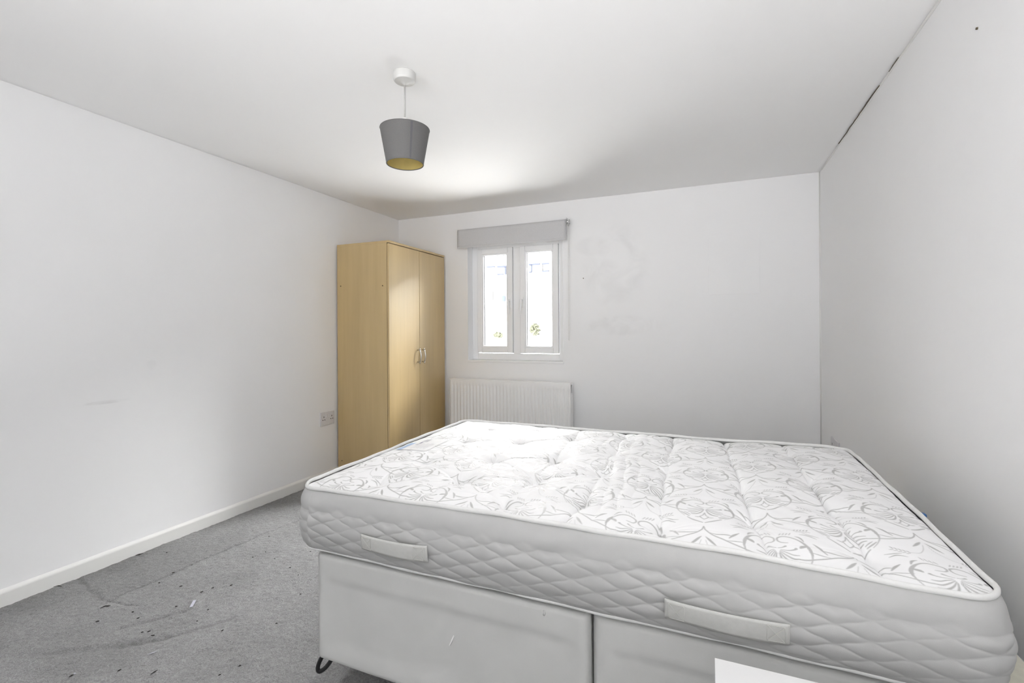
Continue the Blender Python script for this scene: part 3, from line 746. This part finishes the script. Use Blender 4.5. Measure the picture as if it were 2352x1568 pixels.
bul += 0.0012 * snoise(S, d_ * 3, 12, 2, 8, 91)
Vx = outer[:, 0][:, None] + nrm[:, 0][:, None] * bul; Vy = outer[:, 1][:, None] + nrm[:, 1][:, None] * bul
# a little sag to the lower edge, as the mattress is soft
Vv = np.stack([Vx, Vy, zz], 2)
Vv = np.concatenate([Vv, Vv[:1]], 0)
me = grid_mesh('side_border', Vv.reshape(-1, 3), Vv.shape[0], nz)
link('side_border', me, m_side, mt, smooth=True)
# underside
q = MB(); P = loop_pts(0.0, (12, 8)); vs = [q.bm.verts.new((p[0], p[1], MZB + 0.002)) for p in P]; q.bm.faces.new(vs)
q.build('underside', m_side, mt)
# tape binding, top and bottom
def binding(z, r, name, sq=1.0, off=0.0):
    P = loop_pts(off, (90, 60), stepc=14)
    pts = [(p[0], p[1], z + 0.0015 * math.sin(i * 0.21) + 0.001 * math.sin(i * 0.57)) for i, p in enumerate(P)]
    return MB().tube(pts, r, 10, closed=True, sq=sq).build(name, m_tape, mt, smooth=True)
binding(MZT + 0.001, 0.0056, 'top_piping', 1.35, 0.002)
binding(MZB + 0.004, 0.0050, 'bottom_piping', 1.2, -0.001)
# tufts ties in every dimple
for col in TUFT:
    for (tx, ty) in col:
        z = float(top_height(np.array([[tx]]), np.array([[ty]]))[0, 0]) + MZT
        a = random.uniform(-0.5, 0.5)
        x, y = MX0 + tx, MY0 + ty
        t = MB()
        t.tube([(x - 0.011 * math.cos(a), y - 0.011 * math.sin(a), z + 0.005), (x, y, z + 0.002), (x + 0.011 * math.cos(a), y + 0.011 * math.sin(a), z + 0.006)], [0.0016, 0.0028, 0.0016], 8)
        t.tube([(x - 0.002, y - 0.008, z + 0.004), (x, y, z + 0.003), (x + 0.003, y + 0.007, z + 0.005)], 0.0013, 6)
        t.build('tuft_tie', m_tie, mt, smooth=True)
# carrying handles on the near side
def side_y(zc_):
    t = (MZT - 0.004 - zc_) / hh
    return MY0 - (0.024 * math.sin(math.pi * t) ** 0.8 + 0.008 * math.sin(math.pi * t) * max(t - 0.3, 0) + 0.009)
for (x0, x1, zc_) in ((-1.036, -0.786, 0.571), (-0.106, 0.162, 0.559)):
    n = 40; nz2 = 8; hw = 0.026
    X = np.linspace(x0, x1, n); Zs = np.linspace(-hw, hw, nz2)
    V = np.array([(x, side_y(zc_ + z) - 0.004 - 0.008 * math.sin(math.pi * (x - x0) / (x1 - x0)) ** 0.6 - 0.001 * math.sin(z * 60),
                   zc_ + z - 0.003 * math.sin(math.pi * (x - x0) / (x1 - x0)) + (0.0015 * math.sin((x - x0) * 25) if z < 0 else 0)) for x in X for z in Zs])
    me = grid_mesh('carry_handle', V, n, nz2)
    h = link('carry_handle', me, m_handle, mt, smooth=True)
    sd = h.modifiers.new('t', 'SOLIDIFY'); sd.thickness = 0.003
    for (a, b_) in ((x0 + 0.010, x0 + 0.046), (x1 - 0.046, x1 - 0.010)):
        s_ = MB()
        def yy(x, z): return side_y(z) - 0.0072 - 0.008 * math.sin(math.pi * (x - x0) / (x1 - x0)) ** 0.6
        cs = [(a, zc_ - 0.019), (b_, zc_ - 0.019), (b_, zc_ + 0.019), (a, zc_ + 0.019)]
        for p, r in ((0, 1), (1, 2), (2, 3), (3, 0), (0, 2), (1, 3)):
            A, B = cs[p], cs[r]
            s_.tube([(A[0] + (B[0] - A[0]) * t, yy(A[0] + (B[0] - A[0]) * t, A[1] + (B[1] - A[1]) * t), A[1] + (B[1] - A[1]) * t) for t in np.linspace(0, 1, 7)], 0.0006, 5)
        st2 = s_.build('stitching', m_stitch, None, smooth=True); st2.parent = h; st2.matrix_parent_inverse = Matrix.Identity(4)

# sewn-on care label at the left edge
def drape(x, y): return MZT + float(top_height(np.array([[x - MX0]]), np.array([[y - MY0]]))[0, 0])
L0, L1, L2, L3 = (-1.305, 1.745), (-1.146, 1.757), (-1.154, 1.985), (-1.316, 1.968)
def lab(u, v, dz):
    x = (L0[0] * (1 - u) + L1[0] * u) * (1 - v) + (L3[0] * (1 - u) + L2[0] * u) * v
    y = (L0[1] * (1 - u) + L1[1] * u) * (1 - v) + (L3[1] * (1 - u) + L2[1] * u) * v
    return (x, y, drape(x, y) + dz)
def patch(u0, u1, v0, v1, dz, name, material, parent, nu_=12, nv_=14, arcs=False):
    V = np.array([lab(u, v, dz) for u in np.linspace(u0, u1, nu_) for v in np.linspace(v0, v1, nv_)])
    me = grid_mesh(name, V, nu_, nv_)
    if me.polygons[0].normal.z < 0: me.flip_normals()
    o = link(name, me, material, None, smooth=True)
    if parent is mt:
        o.parent = mt; o.matrix_parent_inverse = Matrix.Translation(-mt.location)
    else:
        o.parent = parent; o.matrix_parent_inverse = Matrix.Identity(4)
    return o
lb = patch(0, 1, 0, 1, 0.0022, 'care_label', m_label, mt, 24, 30)
patch(0.03, 0.20, 0.03, 0.62, 0.0030, 'printed_band', m_labelblue, lb)
patch(0.30, 0.40, 0.42, 0.52, 0.0030, 'print_block', m_labelgrey, lb)
patch(0.33, 0.40, 0.53, 0.66, 0.0031, 'print_block', m_labelplum, lb)
patch(0.30, 0.48, 0.70, 0.92, 0.0030, 'print_block', m_labelgrey, lb)
for k in range(7):
    u = 0.42 + 0.07 * k
    patch(u, u + 0.012, 0.10 + 0.03 * (k % 3), 0.50 + 0.08 * (k % 2), 0.0030, 'print_line', m_labelgrey, lb, 3, 10)

# the soft mattress droops a little at its two near corners
for o in mt.children_recursive:
    me = o.data; n = len(me.vertices); v = np.empty(n * 3, np.float32); me.vertices.foreach_get('co', v); v = v.reshape(-1, 3)
    near = np.clip((2.15 - v[:, 1]) / 0.9, 0, 1)
    dz = -0.015 * np.clip((v[:, 0] - 0.0) / 0.5, 0, 1) ** 1.3 * near - 0.012 * np.clip((-0.75 - v[:, 0]) / 0.55, 0, 1) * near
    dz += 0.006 * np.clip((v[:, 0] - 0.0) / 0.5, 0, 1) * (1 - near)
    v[:, 2] += dz * np.clip((v[:, 2] - MZB) / (MZT - MZB), 0, 1.2)
    me.vertices.foreach_set('co', v.ravel()); me.update()

# ------------------------------------------------------------------ pendant lamp
LXc, LYc = -1.260, 1.778
lp = thing('pendant_lamp', 'grey tapered drum shade with gold lining hanging from the ceiling', 'lamp', (LXc, LYc, HT))
MB().lathe((LXc, LYc, 0), [(0.044, HT - 0.001), (0.050, HT - 0.001), (0.050, HT - 0.030), (0.045, HT - 0.038), (0.020, HT - 0.043), (0.008, HT - 0.050), (0.004, HT - 0.054)][1:], 40).build('ceiling_rose', m_rose, lp, smooth=False, bevel=0.0015)
MB().tube([(LXc, LYc, HT - 0.045), (LXc, LYc, 2.19)], 0.0036, 10).build('flex', m_cord, lp, smooth=True)
MB().lathe((LXc, LYc, 0), [(0.006, 2.200), (0.015, 2.192), (0.019, 2.180), (0.019, 2.130), (0.023, 2.128), (0.023, 2.118), (0.017, 2.115), (0.017, 2.090)], 24).build('lamp_holder', m_plastic, lp, smooth=True)
SZT, SZB, SRT, SRB = 2.147, 1.992, 0.1095, 0.082
sh = MB().lathe((LXc, LYc, 0), [(SRB, SZB), (SRT, SZT)], 64, cap=False).build('lamp_shade', m_shade, lp, smooth=True)
ln = MB().lathe((LXc, LYc, 0), [(SRB - 0.0018, SZB + 0.0005), (SRT - 0.0018, SZT - 0.0005)], 64, cap=False).build('shade_lining', m_gold, lp, smooth=True)
def ring(r, z, t, name, material):
    MB().tube([(LXc + r * math.cos(a), LYc + r * math.sin(a), z) for a in np.linspace(0, 2 * math.pi, 64, endpoint=False)], t, 8, closed=True).build(name, material, lp, smooth=True)
ring(SRT - 0.0009, SZT, 0.0020, 'shade_rim', m_shade); ring(SRB - 0.0009, SZB, 0.0022, 'shade_rim', m_shade)
# vertical overlap seam of the shade, facing the room
a0 = math.atan2(0 - LYc, 0 - LXc) + 0.27
q = MB(); vs = []
for (r, z) in ((SRB + 0.0006, SZB + 0.002), (SRT + 0.0006, SZT - 0.002)):
    for da in (-0.045, 0.045): vs.append(q.bm.verts.new((LXc + r * math.cos(a0 + da), LYc + r * math.sin(a0 + da), z)))
q.bm.faces.new((vs[0], vs[1], vs[3], vs[2])); q.build('shade_seam', m_seam, lp)
g = MB()
for k in range(3):
    a = k * 2 * math.pi / 3 + 0.4
    g.tube([(LXc + 0.020 * math.cos(a), LYc + 0.020 * math.sin(a), 2.123), (LXc + 0.08 * math.cos(a), LYc + 0.08 * math.sin(a), 2.138), (LXc + (SRT - 0.002) * math.cos(a), LYc + (SRT - 0.002) * math.sin(a), SZT)], 0.0014, 6)
g.tube([(LXc + 0.021 * math.cos(a), LYc + 0.021 * math.sin(a), 2.123) for a in np.linspace(0, 2 * math.pi, 24, endpoint=False)], 0.0016, 6, closed=True)
g.build('shade_gimbal', m_plastic, lp, smooth=True)

# ------------------------------------------------------------------ wall sockets
def socket(name, label, wallx, sgn, y0, y1, z0, z1, switches):
    t = thing(name, label, 'socket', (wallx, (y0 + y1) / 2, (z0 + z1) / 2))
    a, b_ = sorted((wallx, wallx + sgn * 0.010))
    MB().box(a, b_, y0, y1, z0, z1).build('face_plate', m_socket, t, bevel=0.003)
    fx = wallx + sgn * 0.0105
    yc, zc_ = (y0 + y1) / 2, (z0 + z1) / 2; w2 = (y1 - y0)
    for s in (-1, 1):
        if switches:
            MB().box(*sorted((wallx + sgn * 0.009, wallx + sgn * 0.0125)), yc + s * 0.013 - 0.008, yc + s * 0.013 + 0.008, zc_ + 0.012, zc_ + 0.038).build('rocker_switch', m_socket, t, bevel=0.0015)
        hy = yc + s * w2 * 0.29
        for (dy, dz, hw, hh_) in ((0, 0.016, 0.0035, 0.006), (-0.011, -0.008, 0.005, 0.0032), (0.011, -0.008, 0.005, 0.0032)):
            MB().box(*sorted((wallx + sgn * 0.0085, fx)), hy + dy - hw, hy + dy + hw, zc_ + dz - hh_, zc_ + dz + hh_).build('pin_hole', m_dark, t)
    return t
socket('wall_socket', 'white double plug socket on the left wall beside the wardrobe', XL, 1, 3.009, 3.163, 0.452, 0.566, True)
socket('wall_socket', 'small socket plate on the right wall beyond the mattress corner', XR, -1, 3.560, 3.765, 0.405, 0.518, False)

# ------------------------------------------------------------------ white table in the foreground
TX0, TX1, TY0, TY1, TZ = 0.006, 0.46, 0.62, 1.083, 0.55
tb = thing('side_table', 'white flat-topped side table in front of the divan, cut by the bottom edge', 'table', ((TX0 + TX1) / 2, (TY0 + TY1) / 2, 0))
MB().box(TX0, TX1, TY0, TY1, TZ - 0.022, TZ).build('table_top', m_table, tb, bevel=0.0012)
for px in (TX0 + 0.002, TX1 - 0.042):
    for py in (TY0 + 0.002, TY1 - 0.042):
        MB().box(px, px + 0.04, py, py + 0.04, 0, TZ - 0.022).build('leg', m_table, tb, bevel=0.001)
MB().box(TX0 + 0.04, TX1 - 0.04, TY0 + 0.04, TY1 - 0.04, 0.16, 0.175).build('shelf', m_table, tb, bevel=0.001)

# ------------------------------------------------------------------ small things
b = MB().box(0.604, 0.624, 1.862, 1.882, 0.4755, 0.659).build('blue_box', m_blue, bevel=0.003)
tag(b, 'small blue plastic piece between the mattress and the right wall', 'box')
def pin(name, label, a, b_, r, material):
    o = MB().tube([a, b_], r, 8).build(name, material); return tag(o, label, 'nail')
pin('nail', 'small nail head high on the right wall', (XR + 0.002, 1.877, 2.153), (XR - 0.004, 1.877, 2.153), 0.0038, m_crack)
pin('nail', 'tiny nail head on the back wall right of the window', (-1.028, D + 0.002, 1.700), (-1.028, D - 0.003, 1.700), 0.0045, m_crack)

# bits on the carpet, placed from the photograph on the floor plane
def floor_pt(px, py):
    r2 = (px - W / 2) / FPX; u2 = -(py - H / 2 - CY) / FPX
    r = r2 * math.cos(ROLL) - u2 * math.sin(ROLL); u = r2 * math.sin(ROLL) + u2 * math.cos(ROLL)
    t = -ZC / u
    return (t * (r * math.cos(YAW) - math.sin(YAW)), t * (r * math.sin(YAW) + math.cos(YAW)))
def Z1(x, y): return (x / 3.2125, 1080 + y / 3.2125)
crumbs = [(1230, 603, 6), (1865, 637, 5), (1985, 485, 6), (2140, 713, 7), (2200, 768, 5), (2217, 909, 6), (1705, 843, 9), (1488, 892, 9), (1570, 862, 9), (1336, 850, 9),
          (1280, 750, 10), (1175, 825, 7), (980, 1040, 7), (1020, 1085, 8), (720, 1109, 10), (1300, 998, 8), (1455, 1107, 5), (1640, 1177, 8), (1098, 1183, 9), (1128, 1213, 10),
          (1050, 1188, 7), (880, 1470, 9), (1770, 1436, 7), (1620, 1503, 7), (2040, 1123, 6), (1415, 694, 6), (2027, 648, 5), (1960, 598, 4), (2290, 594, 6), (1535, 1024, 6)]
for k, (zx, zy, s) in enumerate(crumbs):
    x, y = floor_pt(*Z1(zx, zy)); bm = bmesh.new()
    bmesh.ops.create_icosphere(bm, subdivisions=2, radius=1)
    rc = np.random.RandomState(k)
    for v in bm.verts:
        v.co *= 1 + 0.3 * rc.uniform(-1, 1)
        v.co = Vector((v.co.x * s * 0.0007, v.co.y * s * 0.00035, v.co.z * 0.0016))
    bmesh.ops.rotate(bm, cent=(0, 0, 0), matrix=Matrix.Rotation(rc.uniform(0.5, 1.6), 3, 'Z'), verts=bm.verts)
    me = bpy.data.meshes.new('carpet_crumb'); bm.to_mesh(me); bm.free()
    o = link('carpet_crumb', me, m_crumb, smooth=True); o.location = (x, y, -0.002)
    tag(o, 'tiny dark crumb of debris lying on the grey carpet', 'crumb', 'dark crumbs on the carpet')
def tear(name, label, cat, pts, material, r=0.004, fl=0.35):
    P = [floor_pt(*Z1(*p)) for p in pts]
    o = MB().tube([(p[0], p[1], 0.0) for p in P], [r * 0.4] + [r] * (len(P) - 2) + [r * 0.3], 8, sq=fl).build(name, material, smooth=True)
    return tag(o, label, cat)
tear('carpet_tear', 'dark frayed tear in the carpet beside the skirting board, nearest the photo left edge', 'tear', [(395, 858), (430, 850), (455, 856)], m_crumb, 0.004)
tear('carpet_tear', 'dark oval tear in the carpet against the skirting board, further along', 'tear', [(1000, 626), (1028, 619), (1055, 611)], m_crumb, 0.007)
tear('carpet_tear', 'dark ragged tear at the end of the long carpet crease', 'tear', [(740, 1016), (775, 1000), (800, 1000), (816, 996)], m_crumb, 0.005)
tear('dark_fibre', 'dark strip of fluff on the carpet at the bottom edge', 'fluff', [(1110, 1502), (1140, 1486), (1165, 1470)], m_crumb, 0.0035)
tear('dark_fibre', 'short dark fibre beside the white speck at the bottom left', 'fluff', [(508, 1525), (530, 1512), (545, 1502)], m_crumb, 0.004)
tear('white_sliver', 'long thin white sliver on the carpet', 'scrap', [(1085, 1358), (1125, 1345), (1160, 1330)], m_scrap, 0.003)
tear('white_speck', 'tiny white speck on the carpet at the bottom left', 'scrap', [(540, 1505), (550, 1496), (562, 1497)], m_scrap, 0.0035)
A, B_ = floor_pt(*Z1(1410, 1008)), floor_pt(*Z1(1437, 958))
d = Vector((B_[0] - A[0], B_[1] - A[1], 0)); L = d.length; q = MB()
q.box(-L / 2, L / 2, -0.006, 0.006, 0, 0.0012)
o = q.build('clear_plastic_strip', m_scrap); o.location = ((A[0] + B_[0]) / 2, (A[1] + B_[1]) / 2, 0.0); o.rotation_euler = (0, 0, math.atan2(d.y, d.x))
tag(o, 'pale flat plastic strip lying on the middle of the carpet', 'scrap')

# ------------------------------------------------------------------ outside
struct(MB().box(-40, 40, 4.5, 60, -3.2, -3.0).build('ground', m_ground))
def out_pt(px, py, Y):
    r2 = (px - W / 2) / FPX; u2 = -(py - H / 2 - CY) / FPX
    r = r2 * math.cos(ROLL) - u2 * math.sin(ROLL); u = r2 * math.sin(ROLL) + u2 * math.cos(ROLL)
    dx = r * math.cos(YAW) - math.sin(YAW); dy = r * math.sin(YAW) + math.cos(YAW)
    return (dx / dy * Y, ZC + u / dy * Y)
FYD = 17.0
bd = thing('white_house', 'overexposed white house with flat fascia seen through the window', 'building', (-8, FYD, -3))
x0, zt_ = out_pt(1105, 606, FYD); x1, zt2 = out_pt(1290, 604, FYD)
MB().box(-16, 3, FYD, FYD + 7, -3.0, 6.5).build('wall', m_facade, bd)
MB().box(-16.2, 3.2, FYD - 0.15, FYD + 7.2, 6.5, 6.7).build('roof', m_roof, bd)
def fbox(p0, p1, name, material, y=0.06):
    a = out_pt(*p0, FYD); c = out_pt(*p1, FYD)
    MB().box(min(a[0], c[0]), max(a[0], c[0]), FYD - y, FYD + 0.02, min(a[1], c[1]), max(a[1], c[1])).build(name, material, bd)
for (p0, p1) in (((1119, 612), (1137, 613.5)), ((1143, 611), (1164, 613.5)), ((1143, 629), (1157, 630.5)), ((1160, 613), (1163, 630)),
                 ((1215, 606), (1240, 608)), ((1245, 604.5), (1261, 606.5)), ((1220, 608), (1222.5, 625)), ((1215, 624), (1221, 626)), ((1246, 621.5), (1261, 623.5))):
    fbox(p0, p1, 'window_surround', m_fline)
fbox((1155, 679), (1161, 692), 'window_pane', m_fglass); fbox((1131, 668), (1133, 688), 'downpipe', m_roof); fbox((1246, 607), (1247, 622), 'downpipe', m_roof)
def bush(name, label, px, py, Y, rad_, n, seed, zr_):
    r = np.random.RandomState(seed); x, z = out_pt(px, py, Y); bm = bmesh.new()
    for _ in range(n):
        c = r.normal(size=3); c = c / np.linalg.norm(c) * r.uniform(0.5, 1.0) ** 0.5; c = Vector((c[0] * rad_, c[1] * rad_ * 0.6, c[2] * zr_))
        u = Vector(r.normal(size=3)).normalized(); v = u.orthogonal().normalized(); s = r.uniform(0.04, 0.09)
        vs = [bm.verts.new(c + u * s), bm.verts.new(c + v * s * 0.5), bm.verts.new(c - u * s), bm.verts.new(c - v * s * 0.5)]
        bm.faces.new(vs)
    me = bpy.data.meshes.new('leaves'); bm.to_mesh(me); bm.free()
    t = thing(name, label, 'plant', (x, Y, -3.0))
    o = bpy.data.objects.new('leaves', me); C.objects.link(o); me.materials.append(m_leaf)
    o.parent = t; o.location = (0, 0, z + 3.0)
    s = MB().tube([(x, Y, -3.02), (x + 0.03, Y, (z - 3) / 2), (x, Y, z)], [0.03, 0.02, 0.012], 8).build('trunk', m_facade, t)
bush('shrub', 'faint green shrub outside, seen through the right window pane', 1229, 757, 15.0, 0.17, 170, 1, 0.20)
bush('shrub', 'faint grey-green shrub outside, seen through the left window pane', 1145, 769, 15.0, 0.17, 120, 2, 0.08)
